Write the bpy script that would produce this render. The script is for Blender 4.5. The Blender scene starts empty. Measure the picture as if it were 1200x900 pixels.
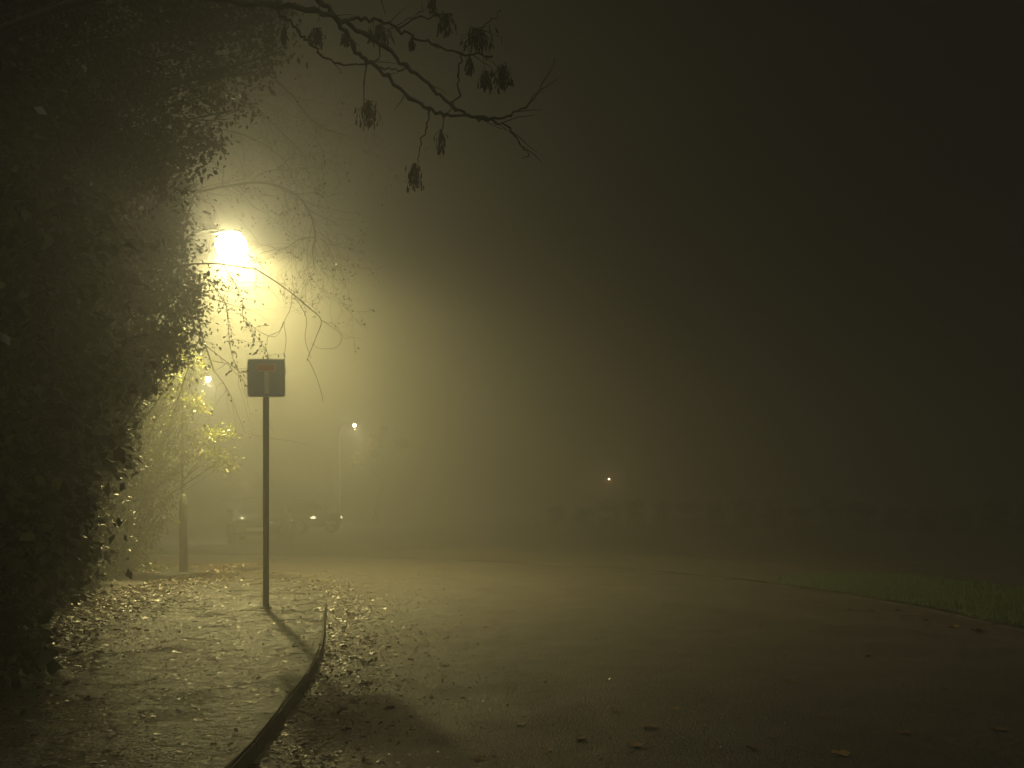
import bpy, bmesh, math, random
import numpy as np
from mathutils import Vector, Matrix

random.seed(7)
RNG = np.random.default_rng(7)
scene = bpy.context.scene
COL = scene.collection

# ------------------------------------------------------------------ camera
F = 1167.0            # focal length in pixels of the 1200 px wide photograph
CAMH = 1.385
HOR = 587.0
cam_d = bpy.data.cameras.new('camera')
cam = bpy.data.objects.new('camera', cam_d)
COL.objects.link(cam)
cam.location = (0, 0, CAMH)
cam.rotation_euler = (math.radians(90), 0, 0)
cam_d.sensor_width = 36.0
cam_d.lens = 36.0 * F / 1200.0
cam_d.shift_y = (HOR - 450.0) / 1200.0
cam_d.clip_start = 0.05
cam_d.clip_end = 2000
scene.camera = cam

# ------------------------------------------------------------------ world: dim, light-polluted night sky
SUN_EL, SUN_AZ = math.radians(52), math.radians(240)
world = bpy.data.worlds.new('World')
scene.world = world
world.use_nodes = True
wn = world.node_tree
wn.nodes.clear()
w_out = wn.nodes.new('ShaderNodeOutputWorld')
w_bg = wn.nodes.new('ShaderNodeBackground')
w_bg.inputs['Color'].default_value = (0.0120, 0.0104, 0.0070, 1)
w_bg.inputs['Strength'].default_value = 0.22
wn.links.new(w_bg.outputs[0], w_out.inputs[0])

sun_d = bpy.data.lights.new('unseen_lamp_fill', 'SUN')
sun_d.energy = 0.5
sun_d.angle = math.radians(12)
sun_d.color = (1.0, 0.88, 0.64)
sun = bpy.data.objects.new('unseen_lamp_fill', sun_d)
COL.objects.link(sun)
# faint fill added from behind the camera, standing in for an unseen street lamp
sdir = Vector((math.sin(math.radians(28)) * math.cos(SUN_EL), -math.cos(math.radians(48)) * math.cos(SUN_EL), math.sin(SUN_EL)))
sun.rotation_euler = sdir.to_track_quat('Z', 'Y').to_euler()
sun.location = (10, -20, 30)

vs = scene.view_settings
vs.view_transform = 'Standard'
vs.look = 'None'
vs.exposure = 0.0
vs.gamma = 1.0
vs.use_curve_mapping = False
cy = scene.cycles
cy.use_denoising = True
cy.max_bounces = 5
cy.diffuse_bounces = 2
cy.glossy_bounces = 2
cy.transmission_bounces = 3
cy.volume_bounces = 1
cy.transparent_max_bounces = 8
cy.caustics_reflective = False
cy.caustics_refractive = False
cy.sample_clamp_indirect = 1.5
cy.sample_clamp_direct = 0.0

LAMP_COL = (1.0, 0.835, 0.33)
HAZE_DENSITY = 0.042
HAZE_G = 0.75
SPOT_W = 8200.0
BOWL_E = 72.0


def P(px, py, z):
    """world point seen at pixel (px, py) of the photograph, z metres away"""
    return Vector(((px - 600.0) * z / F, z, CAMH + (HOR - py) * z / F))


# ------------------------------------------------------------------ materials
MATS = {}


def mat(name, col, rough=0.6, metal=0.0, spec=0.5, noise=None, bump=None, rough_var=0.0, coat=0.0):
    """noise=(scale, amount, second colour); bump=(scale, strength, distance)"""
    m = bpy.data.materials.new(name)
    m.use_nodes = True
    nt = m.node_tree
    b = nt.nodes['Principled BSDF']
    b.inputs['Base Color'].default_value = (*col, 1)
    b.inputs['Roughness'].default_value = rough
    b.inputs['Metallic'].default_value = metal
    b.inputs['Specular IOR Level'].default_value = spec
    b.inputs['Coat Weight'].default_value = coat
    tc = nt.nodes.new('ShaderNodeTexCoord')
    if noise:
        n = nt.nodes.new('ShaderNodeTexNoise')
        n.inputs['Scale'].default_value = noise[0]
        n.inputs['Detail'].default_value = 6
        n.inputs['Roughness'].default_value = 0.65
        nt.links.new(tc.outputs['Object'], n.inputs['Vector'])
        r = nt.nodes.new('ShaderNodeValToRGB')
        r.color_ramp.elements[0].position = 0.5 - noise[1] * 0.5
        r.color_ramp.elements[1].position = 0.5 + noise[1] * 0.5
        r.color_ramp.elements[0].color = (*col, 1)
        r.color_ramp.elements[1].color = (*noise[2], 1)
        nt.links.new(n.outputs['Fac'], r.inputs['Fac'])
        nt.links.new(r.outputs['Color'], b.inputs['Base Color'])
        if rough_var:
            mr = nt.nodes.new('ShaderNodeMapRange')
            mr.inputs['From Min'].default_value = 0.35
            mr.inputs['From Max'].default_value = 0.65
            mr.inputs['To Min'].default_value = max(0.05, rough - rough_var)
            mr.inputs['To Max'].default_value = min(1.0, rough + rough_var)
            nt.links.new(n.outputs['Fac'], mr.inputs['Value'])
            nt.links.new(mr.outputs[0], b.inputs['Roughness'])
    if bump:
        prev = None
        for (sc, st, dist) in bump:
            n = nt.nodes.new('ShaderNodeTexNoise')
            n.inputs['Scale'].default_value = sc
            n.inputs['Detail'].default_value = 4
            nt.links.new(tc.outputs['Object'], n.inputs['Vector'])
            bp = nt.nodes.new('ShaderNodeBump')
            bp.inputs['Strength'].default_value = st
            bp.inputs['Distance'].default_value = dist
            nt.links.new(n.outputs['Fac'], bp.inputs['Height'])
            if prev:
                nt.links.new(prev.outputs[0], bp.inputs['Normal'])
            prev = bp
        nt.links.new(prev.outputs[0], b.inputs['Normal'])
    MATS[name] = m
    return m


def leaf_mat(name, cols, rough=0.4, trans=0.4, spec=0.5):
    """leaf material: colour varies from leaf to leaf by the face attribute 'rnd'"""
    m = bpy.data.materials.new(name)
    m.use_nodes = True
    nt = m.node_tree
    b = nt.nodes['Principled BSDF']
    out = nt.nodes['Material Output']
    at = nt.nodes.new('ShaderNodeAttribute')
    at.attribute_name = 'rnd'
    oi = nt.nodes.new('ShaderNodeObjectInfo')
    ad = nt.nodes.new('ShaderNodeMath')
    ad.operation = 'ADD'
    fr = nt.nodes.new('ShaderNodeMath')
    fr.operation = 'FRACT'
    nt.links.new(at.outputs['Fac'], ad.inputs[0])
    nt.links.new(oi.outputs['Random'], ad.inputs[1])
    nt.links.new(ad.outputs[0], fr.inputs[0])
    r = nt.nodes.new('ShaderNodeValToRGB')
    el = r.color_ramp.elements
    while len(el) < len(cols):
        el.new(0.5)
    for i, c in enumerate(cols):
        el[i].position = i / (len(cols) - 1)
        el[i].color = (*c, 1)
    nt.links.new(fr.outputs[0], r.inputs['Fac'])
    nt.links.new(r.outputs['Color'], b.inputs['Base Color'])
    b.inputs['Roughness'].default_value = rough
    b.inputs['Specular IOR Level'].default_value = spec
    if trans > 0:
        t = nt.nodes.new('ShaderNodeBsdfTranslucent')
        nt.links.new(r.outputs['Color'], t.inputs['Color'])
        mx = nt.nodes.new('ShaderNodeMixShader')
        mx.inputs[0].default_value = trans
        nt.links.new(b.outputs[0], mx.inputs[1])
        nt.links.new(t.outputs[0], mx.inputs[2])
        nt.links.new(mx.outputs[0], out.inputs['Surface'])
    MATS[name] = m
    return m


def emit_mat(name, col, strength):
    """clear lantern bowl, lit up: the source inside shines through it"""
    m = bpy.data.materials.new(name)
    m.use_nodes = True
    nt = m.node_tree
    nt.nodes.clear()
    out = nt.nodes.new('ShaderNodeOutputMaterial')
    e = nt.nodes.new('ShaderNodeEmission')
    e.inputs['Color'].default_value = (*col, 1)
    e.inputs['Strength'].default_value = strength
    t = nt.nodes.new('ShaderNodeBsdfTransparent')
    t.inputs['Color'].default_value = (0.95, 0.95, 0.93, 1)
    ad = nt.nodes.new('ShaderNodeAddShader')
    nt.links.new(e.outputs[0], ad.inputs[0])
    nt.links.new(t.outputs[0], ad.inputs[1])
    nt.links.new(ad.outputs[0], out.inputs['Surface'])
    MATS[name] = m
    return m


mat('asphalt', (0.074, 0.063, 0.050), 0.52, spec=0.5, noise=(1.3, 0.5, (0.118, 0.098, 0.075)),
    bump=[(80, 0.9, 0.025), (7, 0.35, 0.02)], rough_var=0.14)
mat('pavement', (0.034, 0.031, 0.022), 0.34, spec=0.5, noise=(2.2, 0.45, (0.070, 0.062, 0.042)),
    bump=[(120, 0.9, 0.016), (46, 0.9, 0.035), (17, 0.5, 0.05), (4, 0.7, 0.12)], rough_var=0.16)


def grain(name, scale, dark, moss=None, streak=None):
    """stone grain in the base colour, and mossy or muddy patches with shapes of their own"""
    nt = MATS[name].node_tree
    b = nt.nodes['Principled BSDF']
    src = b.inputs['Base Color'].links[0].from_socket
    tc = [n for n in nt.nodes if n.type == 'TEX_COORD'][0]
    v = nt.nodes.new('ShaderNodeTexVoronoi')
    v.inputs['Scale'].default_value = scale
    nt.links.new(tc.outputs['Object'], v.inputs['Vector'])
    mr = nt.nodes.new('ShaderNodeMapRange')
    mr.inputs['From Min'].default_value = 0.1
    mr.inputs['From Max'].default_value = 0.7
    mr.inputs['To Min'].default_value = 1.25
    mr.inputs['To Max'].default_value = dark
    nt.links.new(v.outputs['Distance'], mr.inputs['Value'])
    mx = nt.nodes.new('ShaderNodeMix')
    mx.data_type = 'RGBA'
    mx.blend_type = 'MULTIPLY'
    mx.inputs[0].default_value = 1.0
    nt.links.new(src, mx.inputs[6])
    nt.links.new(mr.outputs[0], mx.inputs[7])
    out = mx.outputs[2]
    for col, sc, lo, hi in (moss or []):
        n = nt.nodes.new('ShaderNodeTexNoise')
        n.inputs['Scale'].default_value = sc
        n.inputs['Detail'].default_value = 7
        n.inputs['Roughness'].default_value = 0.7
        nt.links.new(tc.outputs['Object'], n.inputs['Vector'])
        r = nt.nodes.new('ShaderNodeMapRange')
        r.inputs['From Min'].default_value = lo
        r.inputs['From Max'].default_value = hi
        nt.links.new(n.outputs['Fac'], r.inputs['Value'])
        m2 = nt.nodes.new('ShaderNodeMix')
        m2.data_type = 'RGBA'
        nt.links.new(r.outputs[0], m2.inputs[0])
        nt.links.new(out, m2.inputs[6])
        m2.inputs[7].default_value = (*col, 1)
        out = m2.outputs[2]
    nt.links.new(out, b.inputs['Base Color'])


grain('asphalt', 42, 0.25, [((0.050, 0.038, 0.024), 0.7, 0.50, 0.70), ((0.032, 0.029, 0.024), 2.6, 0.56, 0.70)])
grain('pavement', 60, 0.5, [((0.035, 0.042, 0.014), 1.1, 0.50, 0.66), ((0.012, 0.010, 0.006), 3.0, 0.50, 0.60), ((0.010, 0.008, 0.005), 13, 0.54, 0.64)])
mat('soil', (0.030, 0.024, 0.016), 0.7, noise=(4, 0.5, (0.055, 0.042, 0.026)), bump=[(16, 0.9, 0.05)])
mat('turf', (0.030, 0.045, 0.018), 0.85, noise=(3, 0.5, (0.05, 0.06, 0.025)), bump=[(30, 0.9, 0.05)])
mat('kerb_concrete', (0.030, 0.028, 0.019), 0.6, noise=(5, 0.6, (0.060, 0.055, 0.036)), bump=[(110, 0.6, 0.01), (30, 0.8, 0.025)], rough_var=0.12)
mat('bark', (0.020, 0.017, 0.013), 0.8, noise=(18, 0.5, (0.040, 0.034, 0.025)), bump=[(40, 0.8, 0.01)])
mat('galvanised', (0.19, 0.20, 0.19), 0.5, metal=0.35, noise=(22, 0.6, (0.13, 0.14, 0.125)), bump=[(120, 0.15, 0.003)])
mat('column_paint', (0.05, 0.052, 0.046), 0.6, noise=(14, 0.6, (0.035, 0.037, 0.032)), bump=[(60, 0.2, 0.004)])
mat('lantern_grey', (0.20, 0.20, 0.19), 0.45, noise=(20, 0.6, (0.14, 0.14, 0.13)))
mat('sign_grey', (0.34, 0.34, 0.33), 0.5, noise=(20, 0.6, (0.26, 0.26, 0.25)))
mat('sign_blue', (0.23, 0.31, 0.54), 0.4, noise=(9, 0.6, (0.26, 0.32, 0.48)))
mat('sign_white', (0.78, 0.78, 0.74), 0.4, noise=(12, 0.7, (0.66, 0.66, 0.60)))
mat('sign_red', (0.62, 0.045, 0.03), 0.4, noise=(12, 0.7, (0.52, 0.05, 0.03)))
mat('car_silver', (0.10, 0.10, 0.105), 0.16, metal=0.6, noise=(6, 0.6, (0.08, 0.08, 0.085)), coat=1.0)
mat('car_dark', (0.035, 0.045, 0.055), 0.2, metal=0.3, noise=(6, 0.6, (0.05, 0.055, 0.065)), coat=1.0)
mat('car_glass', (0.012, 0.014, 0.015), 0.06, spec=0.8, noise=(3, 0.6, (0.02, 0.022, 0.022)))
mat('rubber', (0.02, 0.02, 0.02), 0.8, noise=(30, 0.6, (0.03, 0.03, 0.03)))
mat('chrome', (0.6, 0.6, 0.6), 0.2, metal=1.0, noise=(20, 0.6, (0.5, 0.5, 0.5)))
mat('lens_clear', (0.5, 0.5, 0.48), 0.1, spec=0.9, noise=(20, 0.6, (0.4, 0.4, 0.38)))
mat('lens_glint', (0.6, 0.6, 0.55), 0.1, spec=0.9, noise=(20, 0.6, (0.5, 0.5, 0.46)))
MATS['lens_glint'].node_tree.nodes['Principled BSDF'].inputs['Emission Color'].default_value = (1.0, 0.9, 0.6, 1)
MATS['lens_glint'].node_tree.nodes['Principled BSDF'].inputs['Emission Strength'].default_value = 5.0  # emission added so the headlight lenses show as bright glints
mat('plate_white', (0.7, 0.7, 0.65), 0.4, noise=(20, 0.6, (0.6, 0.6, 0.56)))
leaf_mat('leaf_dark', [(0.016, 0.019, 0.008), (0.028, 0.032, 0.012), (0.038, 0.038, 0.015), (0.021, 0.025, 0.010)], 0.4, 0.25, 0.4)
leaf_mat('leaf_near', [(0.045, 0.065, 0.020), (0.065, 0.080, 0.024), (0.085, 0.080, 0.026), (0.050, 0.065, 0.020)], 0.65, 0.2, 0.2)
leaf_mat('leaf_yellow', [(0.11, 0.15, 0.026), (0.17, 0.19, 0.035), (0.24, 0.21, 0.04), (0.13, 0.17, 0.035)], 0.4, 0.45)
leaf_mat('leaf_small', [(0.030, 0.032, 0.012), (0.055, 0.050, 0.018), (0.045, 0.045, 0.016)], 0.45, 0.2)
leaf_mat('seed_brown', [(0.035, 0.028, 0.018), (0.055, 0.042, 0.026), (0.028, 0.022, 0.014)], 0.7, 0.1)
leaf_mat('litter', [(0.040, 0.026, 0.013), (0.075, 0.045, 0.020), (0.11, 0.068, 0.026), (0.05, 0.034, 0.018), (0.12, 0.080, 0.036)], 0.42, 0.0, 0.42)
leaf_mat('fallen', [(0.15, 0.08, 0.028), (0.22, 0.135, 0.05), (0.11, 0.06, 0.026), (0.27, 0.18, 0.07)], 0.4, 0.0)
leaf_mat('grass', [(0.07, 0.13, 0.035), (0.09, 0.16, 0.045), (0.11, 0.15, 0.05), (0.08, 0.13, 0.04)], 0.6, 0.25)
emit_mat('lamp_glow', (1.0, 0.87, 0.43), BOWL_E)
emit_mat('lamp_glow_far', (1.0, 0.88, 0.50), 160)
emit_mat('lamp_glow_orange', (1.0, 0.62, 0.26), 600)


# ------------------------------------------------------------------ object helpers
def empty(name, loc=(0, 0, 0), rz=0.0):
    o = bpy.data.objects.new(name, None)
    o.empty_display_size = 0.2
    o.location = loc
    o.rotation_euler = (0, 0, rz)
    COL.objects.link(o)
    return o


def tag(o, label=None, cat=None, group=None, kind=None):
    if label:
        o['label'] = label
    if cat:
        o['category'] = cat
    if group:
        o['group'] = group
    if kind:
        o['kind'] = kind
    return o


def link(name, me, m=None, parent=None):
    o = bpy.data.objects.new(name, me)
    COL.objects.link(o)
    if m:
        me.materials.clear()
        me.materials.append(MATS[m])
    if parent is not None:
        o.parent = parent
        # geometry is given in the parent's own space
    return o


def np_mesh(name, V, faces_idx, nper, rnd=None, smooth=False):
    """V (n,3); faces_idx flat ints; nper corners per face"""
    me = bpy.data.meshes.new(name)
    V = np.asarray(V, dtype=np.float32).reshape(-1, 3)
    fi = np.asarray(faces_idx, dtype=np.int32).ravel()
    nf = len(fi) // nper
    me.vertices.add(len(V))
    me.vertices.foreach_set('co', V.ravel())
    me.loops.add(len(fi))
    me.loops.foreach_set('vertex_index', fi)
    me.polygons.add(nf)
    me.polygons.foreach_set('loop_start', np.arange(0, nf * nper, nper, dtype=np.int32))
    if smooth:
        me.polygons.foreach_set('use_smooth', np.ones(nf, dtype=bool))
    if rnd is not None:
        a = me.attributes.new('rnd', 'FLOAT', 'FACE')
        a.data.foreach_set('value', np.asarray(rnd, dtype=np.float32))
    me.update(calc_edges=True)
    me.validate()
    return me


def unit(v):
    n = np.linalg.norm(v, axis=-1, keepdims=True)
    return v / np.maximum(n, 1e-9)


# leaf templates: length along x, width along y, curl along z
T_OVAL = (np.array([[0, 0, 0], [.38, .27, .05], [.75, .20, .03], [1, 0, -.08], [.75, -.20, .03], [.38, -.27, .05], [.5, 0, -.03]]),
          np.array([[0, 6, 1], [1, 6, 2], [2, 6, 3], [3, 6, 4], [4, 6, 5], [5, 6, 0]]))
T_KITE = (np.array([[0, 0, 0], [.5, .30, .07], [1, 0, -.04], [.5, -.30, .07]]), np.array([[0, 2, 1], [0, 3, 2]]))
T_KEY = (np.array([[0, 0, 0], [.4, .10, .0], [1, .12, .05], [.9, -.10, .03], [.4, -.10, 0]]), np.array([[0, 1, 4], [1, 2, 4], [2, 3, 4]]))
T_LOBED = (np.array([[0, 0, 0], [.22, .42, .06], [.46, .20, .02], [.70, .40, .09], [1.0, 0, .05], [.70, -.40, .02], [.46, -.20, .03], [.22, -.42, .10], [.45, 0, -.02]]),
           np.array([[0, 8, 1], [1, 8, 2], [2, 8, 3], [3, 8, 4], [4, 8, 5], [5, 8, 6], [6, 8, 7], [7, 8, 0]]))


def leaves(name, pos, d, nrm, size, templ, curl=None):
    pos = np.asarray(pos, float)
    N = len(pos)
    tv, tf = templ
    d = unit(np.asarray(d, float))
    b = unit(np.cross(nrm, d))
    n = np.cross(d, b)
    s = np.asarray(size, float).reshape(N, 1, 1)
    wv = RNG.uniform(.75, 1.2, (N, 1, 1))
    cl = (curl if curl is not None else RNG.uniform(-.5, 2.2, N)).reshape(N, 1, 1)
    V = (pos[:, None, :] + s * (tv[None, :, 0:1] * d[:, None, :] + wv * tv[None, :, 1:2] * b[:, None, :]
                                + cl * tv[None, :, 2:3] * n[:, None, :]))
    fi = (tf[None] + (np.arange(N) * len(tv))[:, None, None])
    rnd = np.repeat(RNG.random(N), len(tf))
    return np_mesh(name, V, fi, 3, rnd)


def tube_data(polys):
    """polys: list of (points (n,3), radii (n,), sides)"""
    VS, FS, off = [], [], 0
    for pts, rad, k in polys:
        pts = np.asarray(pts, float)
        rad = np.asarray(rad, float)
        n = len(pts)
        t = np.zeros_like(pts)
        t[1:-1] = pts[2:] - pts[:-2]
        t[0] = pts[1] - pts[0]
        t[-1] = pts[-1] - pts[-2]
        t = unit(t)
        ref = np.array([0.31, 0.17, 0.93]) if abs(t[:, 2]).mean() < .8 else np.array([0.95, .2, .1])
        a = unit(np.cross(t, ref))
        b = np.cross(t, a)
        an = np.arange(k) * 2 * math.pi / k
        ring = pts[:, None, :] + rad[:, None, None] * (np.cos(an)[None, :, None] * a[:, None, :] + np.sin(an)[None, :, None] * b[:, None, :])
        VS.append(ring.reshape(-1, 3))
        i = np.arange(n - 1)[:, None] * k
        j = np.arange(k)[None, :]
        j2 = (j + 1) % k
        f = np.stack([i + j, i + j2, i + k + j2, i + k + j], -1).reshape(-1, 4) + off
        FS.append(f)
        off += n * k
    return np.concatenate(VS), np.concatenate(FS)


def tubes(name, polys, m, parent=None):
    V, Fc = tube_data(polys)
    me = np_mesh(name, V, Fc, 4, smooth=True)
    return link(name, me, m, parent)


def catmull(pts, n=6):
    pts = [np.asarray(p, float) for p in pts]
    out = []
    ext = [2 * pts[0] - pts[1]] + pts + [2 * pts[-1] - pts[-2]]
    for i in range(1, len(ext) - 2):
        p0, p1, p2, p3 = ext[i - 1:i + 3]
        for k in range(n):
            t = k / n
            out.append(0.5 * ((2 * p1) + (-p0 + p2) * t + (2 * p0 - 5 * p1 + 4 * p2 - p3) * t * t + (-p0 + 3 * p1 - 3 * p2 + p3) * t ** 3))
    out.append(pts[-1])
    return np.array(out)


def resample(pts, n):
    pts = np.asarray(pts, float)
    s = np.concatenate([[0], np.cumsum(np.linalg.norm(np.diff(pts, axis=0), axis=1))])
    t = np.linspace(0, s[-1], n)
    return np.stack([np.interp(t, s, pts[:, k]) for k in range(pts.shape[1])], 1)


def bm_obj(name, bm, m, parent=None, smooth=False, loc=None):
    me = bpy.data.meshes.new(name)
    bmesh.ops.recalc_face_normals(bm, faces=bm.faces)
    bm.to_mesh(me)
    bm.free()
    if smooth:
        for p in me.polygons:
            p.use_smooth = True
    o = link(name, me, m, parent)
    if loc is not None:
        o.location = loc
    return o


def bm_box(bm, c, s, bevel=0.0):
    r = bmesh.ops.create_cube(bm, size=1.0, matrix=Matrix.Translation(c) @ Matrix.Diagonal((*s, 1)))
    if bevel:
        ed = list({e for v in r['verts'] for e in v.link_edges})
        bmesh.ops.bevel(bm, geom=ed, offset=bevel, segments=2, affect='EDGES')
    return bm


def lathe(bm, prof, k=20, axis='Z', c=(0, 0, 0)):
    """prof: list of (r, h)"""
    rings = []
    for r, h in prof:
        ring = []
        for i in range(k):
            a = 2 * math.pi * i / k
            p = (r * math.cos(a), r * math.sin(a), h)
            if axis == 'X':
                p = (h, p[0], p[1])
            if axis == 'Y':
                p = (p[0], h, p[1])
            ring.append(bm.verts.new(Vector(p) + Vector(c)))
        rings.append(ring)
    for a, b in zip(rings, rings[1:]):
        for i in range(k):
            bm.faces.new((a[i], a[(i + 1) % k], b[(i + 1) % k], b[i]))
    bm.faces.new(rings[0])
    bm.faces.new(rings[-1])
    return bm


def rounded_rect(w, h, r, seg=5):
    out = []
    for cx, cz, a0 in ((w / 2 - r, h / 2 - r, 0), (-w / 2 + r, h / 2 - r, 90), (-w / 2 + r, -h / 2 + r, 180), (w / 2 - r, -h / 2 + r, 270)):
        for i in range(seg + 1):
            a = math.radians(a0 + 90 * i / seg)
            out.append((cx + r * math.cos(a), cz + r * math.sin(a)))
    return out


def slab(bm, outline, y0, y1):
    """outline in x,z extruded along y"""
    a = [bm.verts.new((x, y0, z)) for x, z in outline]
    b = [bm.verts.new((x, y1, z)) for x, z in outline]
    bm.faces.new(a)
    bm.faces.new(b[::-1])
    n = len(a)
    for i in range(n):
        bm.faces.new((a[i], b[i], b[(i + 1) % n], a[(i + 1) % n]))
    return bm


# ------------------------------------------------------------------ layout lines
inner = catmull([(-1.34, -14), (-1.34, -4), (-1.34, 3), (-1.36, 4.8), (-1.41, 5.9), (-1.63, 8.4), (-2.18, 11.6), (-2.76, 14.5), (-3.70, 16.9),
                 (-5.3, 18.6), (-7.8, 19.7), (-12, 20.3), (-20, 20.6), (-32, 20.6)], 10)
inner = resample(inner, 420)
CX, CY, RO = -10.0, 10.6, 15.4


def arc(R, a0, a1, n, straight=True):
    pts = []
    if straight:
        for y in np.linspace(-14, CY, 24)[:-1]:
            pts.append((CX + R, y))
    for a in np.linspace(math.radians(a0), math.radians(a1), n):
        pts.append((CX + R * math.cos(a), CY + R * math.sin(a)))
    if straight and a1 >= 90:
        e = pts[-1]
        for k in range(1, 12):
            pts.append((e[0] - 2.0 * k, e[1]))
    return np.array(pts)


outer = resample(arc(RO, 0, 90, 60), 420)
hedge_line = resample(catmull([(-3.2, -14), (-3.2, 0), (-3.25, 5), (-3.9, 7.5), (-4.7, 10.5), (-5.5, 14), (-6.2, 17.0), (-6.9, 18.2), (-9, 18.9), (-14, 19.2), (-32, 19.3)], 8), 420)


def vnoise(x, y, s, seed=0):
    """cheap smooth value noise"""
    x = np.asarray(x) * s + seed * 17.3
    y = np.asarray(y) * s + seed * 9.1
    return (np.sin(x * 1.7 + 1.3 * np.sin(y * 1.1)) + np.sin(y * 2.3 + 1.7 * np.sin(x * 0.9)) + np.sin((x + y) * 1.31)) / 3.0


def strip(name, A, B, m, zf, across=8, kind='structure', parent=None):
    A, B = np.asarray(A), np.asarray(B)
    n = len(A)
    t = np.linspace(0, 1, across + 1)
    XY = A[:, None, :] * (1 - t)[None, :, None] + B[:, None, :] * t[None, :, None]
    Z = zf(XY[..., 0], XY[..., 1], np.broadcast_to(t[None, :], XY.shape[:2]))
    V = np.concatenate([XY, Z[..., None]], -1).reshape(-1, 3)
    i = np.arange(n - 1)[:, None] * (across + 1)
    j = np.arange(across)[None, :]
    Fc = np.stack([i + j, i + j + 1, i + across + 2 + j, i + across + 1 + j], -1).reshape(-1, 4)
    me = np_mesh(name, V, Fc, 4, smooth=True)
    o = link(name, me, m, parent)
    if kind:
        o['kind'] = kind
    return o


def offset(line, d):
    """positive d to the right of the walking direction"""
    t = unit(np.gradient(line, axis=0))
    nrm = np.stack([t[:, 1], -t[:, 0]], 1)
    return line + nrm * d


# ------------------------------------------------------------------ the setting
PAVE_Z = 0.105
bm = bmesh.new()
bmesh.ops.create_grid(bm, x_segments=8, y_segments=8, size=500)
g = bm_obj('ground', bm, 'soil', loc=(0, 200, -0.03))
g['kind'] = 'structure'

road_z = lambda x, y, t: 0.05 * np.sin(np.pi * t) + 0.006 * vnoise(x, y, 0.8)
strip('road', offset(inner, 0.002), offset(outer, -0.002), 'asphalt', road_z, 20)
pave_back = np.array([h for h in hedge_line])
pave_in = offset(inner, -0.012 - 0.014 * np.abs(vnoise(inner[:, :1], inner[:, 1:], 3.1, 8)))
pz = lambda x, y, t: PAVE_Z + 0.010 * vnoise(x, y, 1.6) * np.minimum(1, (1 - np.abs(2 * t - 1)) * 6) + 0.006 * vnoise(x, y, 6, 3) * np.minimum(1, (1 - t) * 8)
strip('pavement', pave_back, pave_in, 'pavement', pz, 26)
bank_z = lambda x, y, t: PAVE_Z + 0.012 + 0.12 * (1 - t) + 0.05 * vnoise(x, y, 2.1, 5) * (1 - t)
strip('hedge_bank', offset(hedge_line, -5.0), offset(hedge_line, 0.18), 'soil', bank_z, 12)
verge_in = offset(outer, 0.130)
verge_out = offset(outer, 2.15)
vz = lambda x, y, t: 0.02 + 0.13 * np.sqrt(t) + 0.02 * vnoise(x, y, 1.4, 2)
cut = int(np.argmax(outer[:, 1] > 16.6))
strip('grass_verge', verge_in[:cut + 1], verge_out[:cut + 1], 'turf', vz, 10)
strip('leafy_verge', verge_in[cut:], verge_out[cut:], 'soil', vz, 10)
far_ground = strip('far_parking_area', offset(outer, 2.16), offset(outer, 34), 'asphalt', lambda x, y, t: 0.10 + 0.0 * x, 12)


def kerb(name, line, side, s0, s1, drop=0.0):
    """row of single kerb stones along a line; side -1: the stones lie left of the line"""
    e = empty(name)
    e['kind'] = 'structure'
    L = np.concatenate([[0], np.cumsum(np.linalg.norm(np.diff(line, axis=0), axis=1))])
    bm = bmesh.new()
    bm_box(bm, (0.4475, 0, 0), (0.893, 0.122, 0.26), 0.012)
    me = bpy.data.meshes.new('kerb_stone')
    bmesh.ops.recalc_face_normals(bm, faces=bm.faces)
    bm.to_mesh(me)
    bm.free()
    me.materials.append(MATS['kerb_concrete'])
    s = s0
    while s < s1:
        p = np.array([np.interp(s, L, line[:, 0]), np.interp(s, L, line[:, 1])])
        q = np.array([np.interp(s + 0.915, L, line[:, 0]), np.interp(s + 0.915, L, line[:, 1])])
        t = (q - p) / np.linalg.norm(q - p)
        nrm = np.array([t[1], -t[0]])
        c = p + nrm * (0.063 + random.uniform(-.004, .006)) * side
        o = link('kerb_stone', me, None, e)
        o.location = (c[0], c[1], PAVE_Z - 0.13 - 0.009 - drop + random.uniform(-.003, .003))
        o.rotation_euler = (random.uniform(-.012, .012), random.uniform(-.006, .006), math.atan2(t[1], t[0]))
        s += 0.915
    return e


def arclen(line, f):
    L = np.concatenate([[0], np.cumsum(np.linalg.norm(np.diff(line, axis=0), axis=1))])
    i = int(np.argmax(f))
    return L[i]


kerb('pavement_kerb', inner, -1, arclen(inner, inner[:, 1] > 2.5), arclen(inner, inner[:, 0] < -11))
kerb('verge_kerb', outer, 1, arclen(outer, outer[:, 1] > 6.5), arclen(outer, outer[:, 0] < -9.5), 0.085)

# sky is the world; haze box further down


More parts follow.
